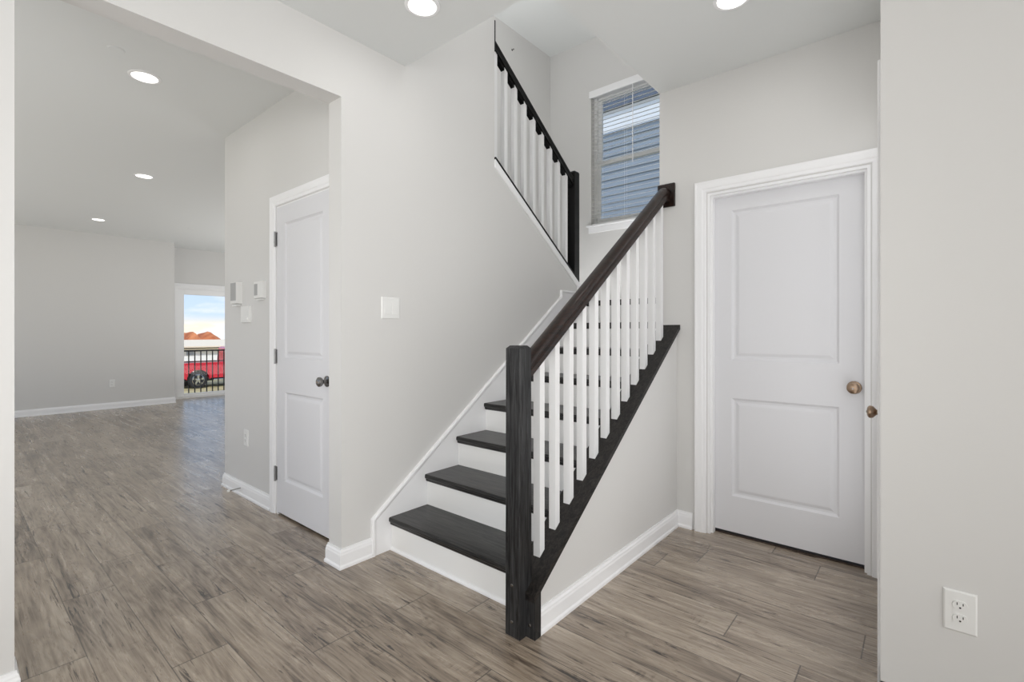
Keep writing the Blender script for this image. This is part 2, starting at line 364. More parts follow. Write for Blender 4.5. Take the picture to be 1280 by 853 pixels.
def door_leaf(parent, a0, a1, z0, z1, F, d, th=.035, panels=(), m=None):
    """moulded two-panel leaf, its visible face at out-of-wall distance d"""
    mb = MB(); B = mb.b
    def q(*pts): B.faces.new([B.verts.new(F(*p)) for p in pts])
    pa0, pa1 = panels[0][0], panels[0][1]
    q((a0,z0,d),(pa0,z0,d),(pa0,z1,d),(a0,z1,d)); q((pa1,z0,d),(a1,z0,d),(a1,z1,d),(pa1,z1,d))
    zs = [z0] + [v for p in sorted(panels, key=lambda p: p[2]) for v in (p[2], p[3])] + [z1]
    for i in range(0, len(zs), 2): q((pa0,zs[i],d),(pa1,zs[i],d),(pa1,zs[i+1],d),(pa0,zs[i+1],d))
    prof = [(0,0),(.004,-.004),(.012,-.0105),(.018,-.011),(.024,-.011),(.040,-.0045),(.046,-.004)]
    for (p0, p1, r0, r1) in panels:
        rings = [[F(p0+i_, r0+i_, d+h), F(p1-i_, r0+i_, d+h), F(p1-i_, r1-i_, d+h), F(p0+i_, r1-i_, d+h)] for i_, h in prof]
        RR = [[B.verts.new(p) for p in r] for r in rings]
        for a, b in zip(RR, RR[1:]):
            for i in range(4): B.faces.new([a[i], a[(i+1)%4], b[(i+1)%4], b[i]])
        B.faces.new(RR[-1])
    # edges and back
    c = [(a0,z0),(a1,z0),(a1,z1),(a0,z1)]
    for i in range(4):
        p, r = c[i], c[(i+1)%4]; q((p[0],p[1],d),(r[0],r[1],d),(r[0],r[1],d-th),(p[0],p[1],d-th))
    q((a0,z0,d-th),(a1,z0,d-th),(a1,z1,d-th),(a0,z1,d-th))
    bmesh.ops.remove_doubles(B, verts=B.verts[:], dist=1e-5)
    return mb.make('door_leaf', m or DOOR, parent)
KP = [(0,0),(.031,0),(.033,.003),(.031,.007),(.022,.010),(.012,.012),(.0105,.020),(.0115,.028),(.018,.034),(.026,.041),(.0285,.049),(.027,.056),(.021,.061),(.012,.0635),(0,.064)]
def knob(parent, c, axis, sgn, m, scale=1.):
    o = MB().lathe([(r*scale, h*scale) for r, h in KP], c, axis, 28, sgn).make('knob', m, parent, smooth=True)
    hole = list(c); k = 'xyz'.index(axis); hole[k] += sgn * .0635 * scale
    MB().lathe([(0,0),(.0045,0),(.004,.002),(0,.002)], hole, axis, 10, sgn).make('keyway', STEEL if m is not STEEL else NICKEL, o)
    return o
Fd = lambda a, z, t: (a, YD - t, z)
d1 = thing('door_1', (-.6, YD, 0), kind='structure')
casing(d1, DX0, DX1, DZ, Fd)
jamb(d1, DX0, DX1, DZ, Fd, .12)
LX0, LX1 = DX0 + .016, DX1 - .016
mb = MB()
for (p0, p1, q0, q1) in ((DX0+.014, DX0+.026, 0, DZ-.0142), (DX1-.026, DX1-.014, 0, DZ-.0142), (DX0+.026, DX1-.026, DZ-.026, DZ-.014)):
    mb.box(p0, p1, YD+.02, YD+.0595, q0, q1)
mb.make('door_stop', TRIM, d1)
PY = YD + .06
door_leaf(d1, LX0, LX1, .022, DZ-.017, Fd, -.06, panels=[(-.872,-.337,.236,.818),(-.872,-.337,1.045,1.935)])
knob(d1, (-.272, PY, .925), 'y', -1, NICKEL)
MB().box(DX0+.014, DX1-.014, YD+.061, YD+.118, 0, .008).make('threshold', GAPM, d1)

Fc = lambda a, z, t: (a, YC - t, z)
d2 = thing('door_2', (-2.93, YC, 0), kind='structure')
casing(d2, CX0, CX1, DZ, Fc); jamb(d2, CX0, CX1, DZ, Fc, .12)
door_leaf(d2, CX0+.003, CX1-.003, .016, DZ-.006, Fc, .001, panels=[(CX0+.115, CX1-.115, .236, .82), (CX0+.115, CX1-.115, 1.045, 1.925)])
knob(d2, (-2.637, YC-.001, .925), 'y', -1, STEEL)
for zz in (.27, 1.05, 1.83):
    mb = MB(); mb.tube((CX0-.001, YC-.012, zz-.05), (CX0-.001, YC-.012, zz+.05), .0065, 10).box(CX0-.014, CX0+.012, YC-.006, YC-.0015, zz-.045, zz+.045)
    for k in (-.02, .02): mb.tube((CX0-.001, YC-.012, zz+k-.001), (CX0-.001, YC-.012, zz+k+.001), .0075, 10)
    mb.make('hinge', HINGE, d2)

Fs = lambda a, z, t: (XN - t, a, z)
d3 = thing('door_3', (XN, 2.48, 0), kind='structure')
casing(d3, SY0, SY1, DZ, Fs, prof=[(w_, t*.65) for w_, t in CASP]); jamb(d3, SY0, SY1, DZ, Fs, .12)
door_leaf(d3, SY0+.003, SY1-.003, .016, DZ-.006, Fs, 0, panels=[(SY0+.12, SY1-.12, .236, .82), (SY0+.12, SY1-.12, 1.045, 1.925)])
knob(d3, (XN, SY0+.067, .925), 'x', -1, NICKEL, .8)

# sliding glass door to the outside
d4 = thing('door_4', (XG, (GY0+GY1)/2, 0), kind='structure')
mb = MB(); fr = .045
mb.box(XG-.12, XG+.012, GY0, GY0+fr, 0, GZ).box(XG-.12, XG+.012, GY1-fr, GY1, 0, GZ).box(XG-.12, XG+.012, GY0+fr, GY1-fr, GZ-fr, GZ).box(XG-.12, XG+.012, GY0+fr, GY1-fr, 0, .035)
mb.make('door_frame', ALUM, d4)
Fg = lambda a, z, t: (XG + t, a, z)
casing(d4, GY0, GY1, GZ, Fg, prof=[(w_*.8, t) for w_, t in CASP], rev=0)
YM = (GY0+GY1)/2
for (p0, p1, xx) in ((GY0+fr, YM+.04, XG-.045), (YM-.04, GY1-fr, XG-.095)):
    st = .105; mb = MB()
    mb.box(xx-.02, xx+.02, p0, p0+st, .035, GZ-fr, .004).box(xx-.02, xx+.02, p1-st, p1, .035, GZ-fr, .004).box(xx-.02, xx+.02, p0+st, p1-st, GZ-fr-.10, GZ-fr, .004).box(xx-.02, xx+.02, p0+st, p1-st, .035, .085, .004)
    sp_ = mb.make('sliding_panel', ALUM, d4)
    MB().box(xx-.003, xx+.003, p0+st, p1-st, .085, GZ-fr-.10).make('pane', GLASS, sp_)
hm = MB(); hm.box(XG-.025, XG+.01, YM-.01, YM+.015, .92, 1.14, .004); hm.make('door_handle', ALUM, d4)

# ------------------------------------------------------------------ stair
st = thing('staircase', (-1.78, 1.628, 0), 'straight white staircase with black wooden treads climbing beside the left wall', 'staircase')
TX0, TX1 = -2.2595, -1.2965
def nose_prof(y, z):   # cross-section (y,z) of tread with a stepped nosing; y is the nose front, z the top
    t = .026
    back = y + NOSE + RUN
    return [(back, z), (y+.005, z), (y+.001, z-.004), (y, z-.013), (y+.001, z-.022), (y+.005, z-t), (y+.008, z-t), (y+.009, z-t-.012), (y+.013, z-t-.017), (y+.0185, z-t-.019), (y+.0185, z-t-.0005), (y+.03, z-t), (back, z-t)]
first = {}
for k in range(1, 8):
    y = Y0 + RUN*(k-1) - NOSE; z = RISE*k
    if k == 1:
        tr = MB().prism(nose_prof(y, z), TX0, TX1, 'x').make('tread', BLACKX, st)
        rs = MB().box(TX0, TX1, Y0, Y0+.015, 0.0, RISE-.0265).make('riser', RISER, st)
    else:
        dup_child(tr, st, (0, RUN*(k-1), RISE*(k-1))); dup_child(rs, st, (0, RUN*(k-1), RISE*(k-1)))
dup_child(rs, st, (0, RUN*7, RISE*7))
MB().prism([(Y0, 0), (Y0-.011, 0), (Y0-.010, .008), (Y0-.006, .014), (Y0, .017)], TX0, TX1, 'x').make('shoe_moulding', TRIM, st)
yl = Y0 + 7*RUN
mb = MB(); mb.prism([(YB, ZL), (yl-NOSE, ZL), (yl-NOSE, ZL-.026), (yl-.008, ZL-.026), (yl-.008, ZL-.043), (yl, ZL-.043), (yl, ZL-.026), (YB, ZL-.026)], TX0, XK, 'x')
mb.box(XS, TX0, yl+.28, YB, ZL-.026, ZL)
S(mb, 'floor_landing', BLACKX)
# wall skirt board with moulded edge
so_ = .728
sk = [(1.506,0),(1.506,.201),(3.293,.201+so_*1.787),(3.293,1.555),(3.60,1.555),(3.60,1.38),(3.45,1.38),(1.95,0)]
skb = MB().prism(sk, XA, XA+.0145, 'x').make('skirt_board', TRIM, st)
def strip(path, wid, prof, x, mbx):
    """moulding along a y-z path on a wall facing +x, lying below/right of the path"""
    n = len(path); dirs = [(Vector(b)-Vector(a)).normalized() for a, b in zip(path, path[1:])]
    nr = [Vector((d.y, -d.x)) for d in dirs]; offs = []
    for i in range(n):
        if i in (0, n-1): offs.append(nr[0 if i == 0 else -1])
        else:
            m_ = (nr[i-1]+nr[i]).normalized(); offs.append(m_/m_.dot(nr[i]))
    mbx.loft([[(x+t, p[0]+o.x*w_, p[1]+o.y*w_) for w_, t in prof] for p, o in zip(path, offs)])
mb = MB(); strip([(1.506,0),(1.506,.201),(3.293,.201+so_*1.787),(3.293,1.555),(3.60,1.555)], .03, [(-.002,0),(-.002,.0165),(.002,.0195),(.010,.0205),(.016,.0185),(.020,.0155),(.026,.0145),(.026,0)], XA, mb)
mb.make('skirt_moulding', TRIM, skb)
# inner skirt on the low wall
MB().prism([(1.546,0),(1.546,kz(1.546)-.03),(YD,kz(YD)-.03),(YD,kz(YD)-.5),(1.9,0)], KX0-.0135, KX0, 'x').make('skirt_board', TRIM, st)
# upper flight behind the wall
uf = MB(); yu = yl + .28
for k in range(1, 7):
    yk = yu - RUN*(k-1); zk = ZL + RISE*k
    uf.box(XS, XAi, yk-RUN, yk, zk-.2, zk)
S(uf, 'trim_3', BLACKX)

# ------------------------------------------------------------------ lower balustrade
lb = thing('stair_railing', (-1.2425, 1.52, 0), 'tall black newel post with dark sloping handrail and white balusters on the low stair wall', 'stair railing')
NX0, NX1, NY0, NY1, NZ = -1.281, -1.2055, 1.469, 1.5445, 1.157
b = bmesh.new()
def newel(x0, x1, y0, y1, z0, z1, cb=.004, ct=.011):
    def ring(z, i, c): return [(x0+i+c,y0+i,z),(x1-i-c,y0+i,z),(x1-i,y0+i+c,z),(x1-i,y1-i-c,z),(x1-i-c,y1-i,z),(x0+i+c,y1-i,z),(x0+i,y1-i-c,z),(x0+i,y0+i+c,z)]
    return MB().loft([ring(z0,0,cb*.3), ring(z1-.011,0,cb), ring(z1,ct,cb)])
nw = newel(NX0, NX1, NY0, NY1, 0, NZ).make('newel_post', BLACKV, lb)
for zz in (.205, .060):
    MB().lathe([(0,0),(.0075,0),(.007,.002),(.004,.003),(0,.003)], (-1.246, NY0, zz), 'y', 14, -1).make('wood_plug', STEEL, nw)
eb = MB(); eb.prism([(1.507,0),(1.5455,0),(1.5455,kz(1.5455)-.031),(1.507,kz(1.507)-.022)], NX1+.0005, -1.160, 'x')
ebo = eb.make('end_board', BLACKV, lb)
for zz in (.155, .052):
    MB().lathe([(0,0),(.0075,0),(.007,.002),(.004,.003),(0,.003)], (-1.186, 1.507, zz), 'y', 14, -1).make('wood_plug', STEEL, ebo)
mb = MB(); ct = .028
mb.prism([(1.503,kz(1.503)),(YD,kz(YD)),(YD,kz(YD)-ct),(1.503,kz(1.503)-ct)], NX1+.0005, -1.1585, 'x')
mb.prism([(NY1+.0005,kz(NY1)),(YD,kz(YD)),(YD,kz(YD)-ct),(NY1+.0005,kz(NY1)-ct)], -1.2975, NX1+.0005, 'x')
mb.make('cap_board', BLACKY, lb)
# handrail: moulded section, swept by shear
rt = lambda y: 1.262 + .735*(y-1.759)
def rail_prof(w_, h_):
    a = w_/2
    half = [(0,0),(a*.45,-.002),(a*.8,-.010),(a*1.0,-.024),(a*.97,-.034),(a*.74,-.043),(a*.70,-.052),(a*.86,-.060),(a*.88,-h_),]
    return half + [(-x_, z_) for x_, z_ in half[::-1][:-1]]
RP = rail_prof(.060, .086)
rings = []
for y, z in [(NY1, rt(NY1)), (2.90, rt(2.90)), (2.925, rt(2.90)+.012), (2.972, rt(2.90)+.016)]:
    rings.append([(-1.2425+px, y, z+pz) for px, pz in RP])
MB().loft(rings).make('handrail', RAILM, lb, smooth=True)
MB().box(-1.300, -1.188, 2.972, YD, 2.003, 2.150, .004).make('rosette', RAILM, lb)
def baluster(parent, xc, yc, zb, zt, slb, slt, w_=.0335, m=None):
    h = w_/2
    bot = [(xc-h,yc-h,zb(yc-h)),(xc+h,yc-h,zb(yc-h)),(xc+h,yc+h,zb(yc+h)),(xc-h,yc+h,zb(yc+h))]
    top = [(p[0],p[1],zt(p[1])) for p in bot]
    mb = MB(); mb.loft([bot, top])
    return mb.make('baluster', m or BAL, parent)
b0 = baluster(lb, -1.2425, 1.642, kz, lambda y: kz(1.642)+(rt(1.642)-.086-kz(1.642)) + .7265*(y-1.642), 0, 0)
DYB = .1118
for i in range(1, 12): dup_child(b0, lb, (0, DYB*i, .7265*DYB*i))

# ------------------------------------------------------------------ upper balustrade
ub = thing('stair_railing', (-2.335, 3.57, 1.6), 'short black railing with white balusters on the sloped wall top of the upper stairs', 'stair railing')
UX = -2.3275
newel(UX-.0385, UX+.0385, 3.533, 3.609, ZL+.001, 2.605, .003, .006).make('newel_post', JET, ub)
mb = MB(); mb.prism([(2.494,zc(2.494)+.004),(3.532,zc(3.532)+.004),(3.532,zc(3.532)-.012),(2.494,zc(2.494)-.012)], XAi-.006, XA+.014, 'x')
mb.make('cap_board', JET, ub)
mb = MB(); mb.prism([(2.493,zc(2.493)-.0125),(3.6,zc(3.6)-.0125),(3.6,zc(3.6)-.066),(2.493,zc(2.493)-.066)], XA, XA+.011, 'x')
mb.box(XA, XA+.011, 3.548, 3.6, 1.556, zc(3.57)-.05)
mb.make('edge_trim', TRIM, ub)
MB().box(XAi, XA+.013, 3.601, 3.612, ZL+.001, zc(3.6)-.0125).make('end_board', JET, ub)
urt = lambda y: 3.303 - .7205*(y-2.5)
UP = rail_prof(.064, .075)
rings = [[(UX+px, y, urt(y)+pz) for px, pz in UP] for y in (2.506, 3.532)]
MB().loft(rings).make('handrail', JET, ub, smooth=True)
MB().box(UX-.055, XA+.001, 2.4935, 2.506, 3.17, 3.385, .002).make('rosette', JET, ub)
uh = 3.303-.075
ubb = baluster(ub, UX, 2.545, zc, lambda y: urt(y)-.075, 0, 0)
UDY = .1118
for i in range(1, 9): dup_child(ubb, ub, (0, UDY*i, -SL*UDY*i))
fb = None
for i in range(-1, 9):   # fillets between the balusters under the rail
    ya, yb = 2.545+UDY*i+.0172, 2.545+UDY*(i+1)-.0172
    if i == -1: ya = 2.507
    if i == 8: yb = 3.532
    f = lambda y: urt(y)-.0755
    MB().prism([(ya,f(ya)),(yb,f(yb)),(yb,f(yb)-.022),(ya,f(ya)-.022)], UX-.017, UX+.017, 'x').make('fillet', JET, ub)

# ------------------------------------------------------------------ stair window
win = thing('window_1', ((WX0+WX1)/2, YB, WZ0), kind='structure')
mb = MB(); f_ = .035; ya, yb = YB+.07, YB+.13
mb.box(WX0, WX0+f_, ya, yb, WZ0, WZ1).box(WX1-f_, WX1, ya, yb, WZ0, WZ1).box(WX0+f_, WX1-f_, ya, yb, WZ0, WZ0+f_).box(WX0+f_, WX1-f_, ya, yb, WZ1-f_, WZ1)
mb.make('window_frame', ALUM, win)
zm = 3.075
for (z0_, z1_, yy) in ((WZ0+f_, zm+.02, YB+.075), (zm-.02, WZ1-f_, YB+.105)):
    s_ = .042; mb = MB(); x0_, x1_ = WX0+f_, WX1-f_
    mb.box(x0_, x0_+s_, yy, yy+.025, z0_, z1_).box(x1_-s_, x1_, yy, yy+.025, z0_, z1_).box(x0_+s_, x1_-s_, yy, yy+.025, z0_, z0_+s_).box(x0_+s_, x1_-s_, yy, yy+.025, z1_-s_, z1_)
    sa = mb.make('sash', ALUM, win)
    MB().box(x0_+s_, x1_-s_, yy+.01, yy+.014, z0_+s_, z1_-s_).make('pane', GLASS, sa)
MB().box(WX0-.045, WX1+.045, YB-.035, YB+.069, WZ0-.02, WZ0, .004).make('window_sill', TRIM, win)
MB().box(WX0-.025, WX1+.025, YB-.014, YB, WZ0-.085, WZ0-.021, .003).make('apron', TRIM, win)
bl = thing('window_blind', ((WX0+WX1)/2, YB+.03, WZ0), 'white horizontal slat blind lowered and open in the stair window', 'window blind')
VAL = MB(); VAL.prism([(YB-.012,WZ1+.02),(YB-.02,WZ1+.015),(YB-.02,WZ1-.05),(YB-.014,WZ1-.058),(YB-.006,WZ1-.058),(YB-.006,WZ1-.0),(YB,WZ1),(YB,WZ1+.02)], WX0-.012, WX1+.012, 'x'); VAL.make('valance', TRIM, bl)
MB().box(WX0+.006, WX1-.006, YB+.002, YB+.058, WZ1-.045, WZ1-.003).make('headrail', ALUM, bl)
sl = MB(); ns_ = int((WZ1-.06-(WZ0+.03))/.044)
ti = R(19)
for i in range(ns_):
    z_ = WZ0+.042+i*.044; hw = .0245
    pts = []
    for t in (-1, -.5, 0, .5, 1):
        pts.append((YB+.03+t*hw*math.cos(ti), z_+t*hw*math.sin(ti)+.002*(1-t*t)))
    poly = pts + [(p[0], p[1]-.0026) for p in pts[::-1]]
    sl.prism(poly, WX0+.008, WX1-.008, 'x')
SLATM = mat('blind_slat', (244, 244, 242), .4)
T_ = SLATM.node_tree; b_ = T_.nodes['Principled BSDF']; o_ = T_.nodes['Material Output']
tl = T_.nodes.new('ShaderNodeBsdfTranslucent'); tl.inputs[0].default_value = lin(244, 244, 242); mxs_ = T_.nodes.new('ShaderNodeMixShader'); mxs_.inputs[0].default_value = .75
T_.links.new(b_.outputs[0], mxs_.inputs[1]); T_.links.new(tl.outputs[0], mxs_.inputs[2]); T_.links.new(mxs_.outputs[0], o_.inputs[0])
sl.make('slats', SLATM, bl)
MB().box(WX0+.008, WX1-.008, YB+.006, YB+.054, WZ0+.004, WZ0+.018, .003).make('bottom_rail', ALUM, bl)
for xx in (WX0+.12, (WX0+WX1)/2-.06, WX1-.12):
    mb = MB()
    for yy in (YB+.004, YB+.056): mb.tube((xx, yy, WZ0+.01), (xx, yy, WZ1-.04), .0011, 6)
    mb.make('ladder_cord', ALUM, bl)
MB().tube((-2.30, YB-.004, 2.98), (-2.30, YB-.004, WZ1-.05), .0045, 8).make('tilt_wand', ALUM, bl)

# ------------------------------------------------------------------ ceiling lights
def pot():
    t = thing('recessed_light', (-1.792, 1.463, CZ), group='round recessed ceiling lights')
    o = t.location
    t['label'] = 'round lit ceiling light in the foyer near the stairwell corner'; t['category'] = 'ceiling light'
    MB().lathe([(.064,-.001),(.066,-.006),(.074,-.007),(.081,-.004),(.083,0),(.064,0)], tuple(o), 'z', 40).make('trim_ring', TRIM, t, smooth=True)
    MB().lathe([(0,-.0015),(.0635,-.0015),(.0635,-.004),(.05,-.006),(0,-.0075)], tuple(o), 'z', 40).make('lens', LENS, t, smooth=True)
    d = bpy.data.lights.new('lamp', 'AREA'); d.shape = 'DISK'; d.size = .12; d.energy = P_POT; d.color = (1, .99, .97)
    l = bpy.data.objects.new('lamp', d); COL.objects.link(l); l.parent = t; l.location = (0, 0, -.012)
    return t
p0 = pot()
for (x_, y_), lab in (((-3.561,.794), 'round lit ceiling light in the living room, nearest the wide opening'),
                      ((-5.826,1.293), 'middle of the three lit ceiling lights beyond the wide opening'),
                      ((-8.551,1.392), 'farthest ceiling light beyond the opening, near the far wall'),
                      ((-.669,2.352), 'ceiling light above the white two-panel door at the top edge')):
    q = dup_tree(p0, (x_, y_, CZ)); q['label'] = lab

# ------------------------------------------------------------------ wall plates and devices
def plate(mb, F, a0, a1, z0, z1, t=.006, i=.004):
    mb.loft([[F(p[0],p[1],0) for p in ((a0,z0),(a1,z0),(a1,z1),(a0,z1))], [F(p[0],p[1],t*.5) for p in ((a0,z0),(a1,z0),(a1,z1),(a0,z1))],
             [F(p[0],p[1],t) for p in ((a0+i,z0+i),(a1-i,z0+i),(a1-i,z1-i),(a0+i,z1-i))]])
    return mb
def blk(F, a0, a1, z0, z1, t0, t1, mb=None, i=0):
    mb = mb or MB()
    mb.loft([[F(p[0],p[1],t0) for p in ((a0,z0),(a1,z0),(a1,z1),(a0,z1))], [F(p[0],p[1],t1) for p in ((a0+i,z0+i),(a1-i,z0+i),(a1-i,z1-i),(a0+i,z1-i))]])
    return mb
def outlet(F, a, z, label, w_=.074, h_=.120):
    t = thing('wall_outlet', F(a, z, 0), label, 'outlet', group='white wall outlets')
    plate(MB(), F, a-w_/2, a+w_/2, z-h_/2, z+h_/2).make('cover_plate', PLAST, t)
    for s_ in (.0195, -.0195):
        n = 24; zc_ = z + s_
        pr = [(max(-.0145, min(.0145, .0172*math.cos(2*math.pi*k/n))), .0145*math.sin(2*math.pi*k/n)) for k in range(n)]
        pr = [(.0168*math.cos(2*math.pi*k/n), max(-.0135, min(.0135, .0168*math.sin(2*math.pi*k/n)))) for k in range(n)]
        mb = MB(); mb.loft([[F(a+x_, zc_+y_, .0058) for x_, y_ in pr], [F(a+x_*.97, zc_+y_*.97, .0085) for x_, y_ in pr]])
        so2 = mb.make('receptacle', PLAST, t)
        mb = MB()
        blk(F, a-.0075, a-.0055, zc_+.0005, zc_+.0085, .0086, .0089, mb); blk(F, a+.0055, a+.0075, zc_+.001, zc_+.008, .0086, .0089, mb)
        hp = [(.0026*math.cos(2*math.pi*k/10), .0026*math.sin(2*math.pi*k/10)-.006) for k in range(10)]
        mb.loft([[F(a+x_, zc_+y_, .0086) for x_, y_ in hp], [F(a+x_, zc_+y_, .0089) for x_, y_ in hp]])
        mb.make('socket_slots', DARKP, so2)
    return t
Fn = lambda a, z, t: (a, YN - t, z)
outlet(Fn, .082, .389, 'white double outlet low on the near right wall')
Ff = lambda a, z, t: (XF + t, a, z)
outlet(Ff, 1.76, .40, 'small white outlet low on the far living room wall')
Fa = lambda a, z, t: (XA + t, a, z)
# double rocker switch on wall A
sw = thing('light_switch', (XA, 1.63, 1.346), 'white two-gang rocker switch on the wall left of the stairs', 'light switch')
plate(MB(), Fa, 1.570, 1.690, 1.286, 1.405, .006).make('cover_plate', PLAST, sw)
for a in (1.605, 1.655):
    mb = MB(); hw, z0_, z1_ = .0165, 1.3125, 1.3795; zmid = 1.346
    A = [(z0_, .0095), (zmid-.012, .0065), (z1_, .0062)]
    mb.loft([[Fa(a-hw, z0_, .005), Fa(a-hw, z0_, .0105), Fa(a-hw, 1.335, .0075), Fa(a-hw, z1_, .0068), Fa(a-hw, z1_, .005)],
             [Fa(a+hw, z0_, .005), Fa(a+hw, z0_, .0105), Fa(a+hw, 1.335, .0075), Fa(a+hw, z1_, .0068), Fa(a+hw, z1_, .005)]])
    mb.make('rocker', PLAST, sw)
# closet wall: narrow box with a grey face, rocker switch under it, thermostat, outlet seen at a slant
dv = thing('alarm_panel', (-3.95, YC, 1.50), 'white wall box with mottled grey face at the corner beyond the opening', 'wall panel')
blk(Fc, -3.985, -3.862, 1.42, 1.585, 0, .042, i=.004).make('housing', PLAST, dv)
blk(Fc, -3.975, -3.876, 1.445, 1.578, .042, .0435).make('display', PLAST2, dv)
blk(Fc, -3.98, -3.89, 1.405, 1.4195, 0, .03).make('bottom_lip', PLAST, dv)
dv = thing('light_switch', (-3.78, YC, 1.345), 'white rocker switch plate on the closet wall below the thermostat and panel', 'light switch')
blk(Fc, -3.852, -3.70, 1.282, 1.402, 0, .018, i=.003).make('cover_plate', PLAST, dv)
blk(Fc, -3.83, -3.72, 1.300, 1.322, .018, .022, i=.001).make('rocker', PLAST, dv)
dv = thing('thermostat', (-3.55, YC, 1.505), 'small white thermostat with a grey screen on the closet wall', 'thermostat')
blk(Fc, -3.602, -3.452, 1.445, 1.568, 0, .026, i=.004).make('housing', PLAST, dv)
blk(Fc, -3.590, -3.540, 1.468, 1.548, .026, .0275).make('screen', PLAST2, dv)
blk(Fc, -3.58, -3.48, 1.434, 1.4445, 0, .016).make('vent_lip', PLAST, dv)
outlet(Fc, -3.79, .435, 'white outlet on the closet wall between baseboard and switch', .078, .118)
ds = thing('door_stop', (-3.86, YC-.0135, .05), 'small white-tipped door stop sticking out of the closet baseboard', 'door stop')
MB().tube((-3.86, YC-.0136, .055), (-3.872, YC-.085, .05), .004, 10).make('spring_rod', HINGE, ds)
MB().tube((-3.872, YC-.085, .05), (-3.874, YC-.1, .0495), .009, 12).make('rubber_tip', PLAST, ds)
hk = thing('wall_fitting', (XS, 3.95, 4.22), 'tiny grey fitting high on the wall behind the upper railing', 'fitting')
MB().lathe([(0,0),(.010,0),(.010,.003),(.003,.005),(.003,.018),(.008,.021),(.006,.025),(0,.026)], (XS, 3.95, 4.225), 'x', 12).make('fitting_body', STEEL, hk)
for (x_, y_, lab) in ((-3.337,.617,'faint round cover plate on the ceiling left of the nearest living room light'), (-8.27,2.4,'small round cover plate on the ceiling near the glass door')):
    cp = MB().lathe([(0,-.004),(.034,-.004),(.04,-.001),(.04,0),(0,0)], (x_, y_, CZ), 'z', 24).make('ceiling_cover', CEIL)
    cp['label'] = lab; cp['category'] = 'cover plate'

# ------------------------------------------------------------------ outside the glass door
def noise_mat(name, c1, c2, scale, rough=.9):
    m = mat(name, c1, rough); T = m.node_tree; b = T.nodes['Principled BSDF']
    tc = nd(m, 'ShaderNodeTexCoord'); n = nd(m, 'ShaderNodeTexNoise'); n.inputs['Scale'].default_value = scale; n.inputs['Detail'].default_value = 6
    r = nd(m, 'ShaderNodeValToRGB'); r.color_ramp.elements[0].color = lin(*c1); r.color_ramp.elements[1].color = lin(*c2); r.color_ramp.elements[0].position = .35; r.color_ramp.elements[1].position = .65
    T.links.new(tc.outputs['Object'], n.inputs[0]); T.links.new(n.outputs[0], r.inputs[0]); T.links.new(r.outputs[0], b.inputs['Base Color'])
    return m
ZG = -1.40
GRASS = noise_mat('dry_grass', (168, 152, 104), (205, 190, 142), 3)
S(MB().box(-160, 60, -90, 120, ZG-.3, ZG), 'ground', GRASS)
rl = thing('balcony_railing', (-10.52, 3.65, -.09), 'black metal picket railing just outside the glass door', 'railing')
yA, yB, xR = 2.62, 4.70, -10.52
mb = MB(); mb.box(xR-.02, xR+.02, yA, yB, .845, .872, .003); mb.make('top_rail', IRON, rl)
MB().box(xR-.012, xR+.012, yA, yB, .645, .660).make('middle_rail', IRON, rl)
MB().box(xR-.012, xR+.012, yA, yB, -.09, -.065).make('bottom_rail', IRON, rl)
for yy in (yA, yB): MB().box(xR-.025, xR+.025, yy-.025, yy+.025, -.12, .90, .003).make('post', IRON, rl)
pk = MB().box(xR-.008, xR+.008, yA+.1-.008, yA+.1+.008, -.065, .845).make('picket', IRON, rl)
for i in range(1, 20): dup_child(pk, rl, (0, .1*i, 0))
S(MB().box(-10.60, XG-.14, 2.5, 4.8, -.30, -.12), 'trim_1', TRIM)
S(MB().box(-10.55, XG-.14, -3.2, 5.7, ZG, -.301), 'trim_2', TRIM)

# red pickup, rear to the left
RED = mat('red_paint', (200, 28, 52), .25, coat=.6)
CHR = mat('chrome', (205, 205, 205), .18, 1)
TIRE = mat('tire_rubber', (34, 34, 36), .8)
DKG = mat('vehicle_glass', (120, 130, 138), .08)
UND = mat('dark_underbody', (22, 22, 24), .8)
TX, TY = -25.6, 7.74           # near side plane, rear axle
tk = thing('pickup_truck', (TX-.95, TY+1.7, ZG), 'red pickup truck with chrome wheels parked outside beyond the railing', 'pickup truck')
def arch(yc, r, n=10): return [(yc + r*math.cos(math.pi*(1-k/n)), ZG+.40 + r*math.sin(math.pi*(1-k/n))) for k in range(n+1)]
AX2 = TY+4.1
bz = ZG+.46
side = [(TY-1.15, bz+.05)] + [(TY-.50, bz+.0)] + arch(TY, .47) + [(TY+.5, bz)] + [(AX2-.5, bz)] + arch(AX2, .47) + [(AX2+.5, bz), (AX2+.95, bz+.05), (AX2+.98, ZG+1.0), (AX2+.9, ZG+1.13), (AX2-.35, ZG+1.17), (TY+1.32, ZG+1.17), (TY+1.32, ZG+1.19), (TY-1.18, ZG+1.19), (TY-1.2, ZG+.75)]
mb = MB(); mb.prism(side, TX-1.95, TX, 'x')
body = mb.make('body', RED, tk)
cabp = [(TY+1.4, ZG+1.165), (AX2-.30, ZG+1.165), (AX2-.95, ZG+1.83), (AX2-1.3, ZG+1.88), (TY+1.57, ZG+1.88), (TY+1.46, ZG+1.8)]
def ins(poly, s_):
    cx = sum(p[0] for p in poly)/len(poly); cz = sum(p[1] for p in poly)/len(poly); return [(cx+(p[0]-cx)*s_, cz+(p[1]-cz)*s_) for p in poly]
mb = MB(); mb.loft([[(TX-.06,)+p for p in cabp], [(TX-.975,)+p for p in cabp], [(TX-1.89,)+p for p in cabp]]); cab = mb.make('cab', RED, tk)
mb = MB(); mb.loft([[(TX-.055,)+p for p in ins(cabp,.86)], [(TX-.06,)+p for p in ins(cabp,.86)]]); mb.make('side_window', DKG, cab)
MB().box(TX-.05, TX+.03, TY+.62, AX2-.62, bz-.13, bz-.06, .01).make('running_board', CHR, tk)
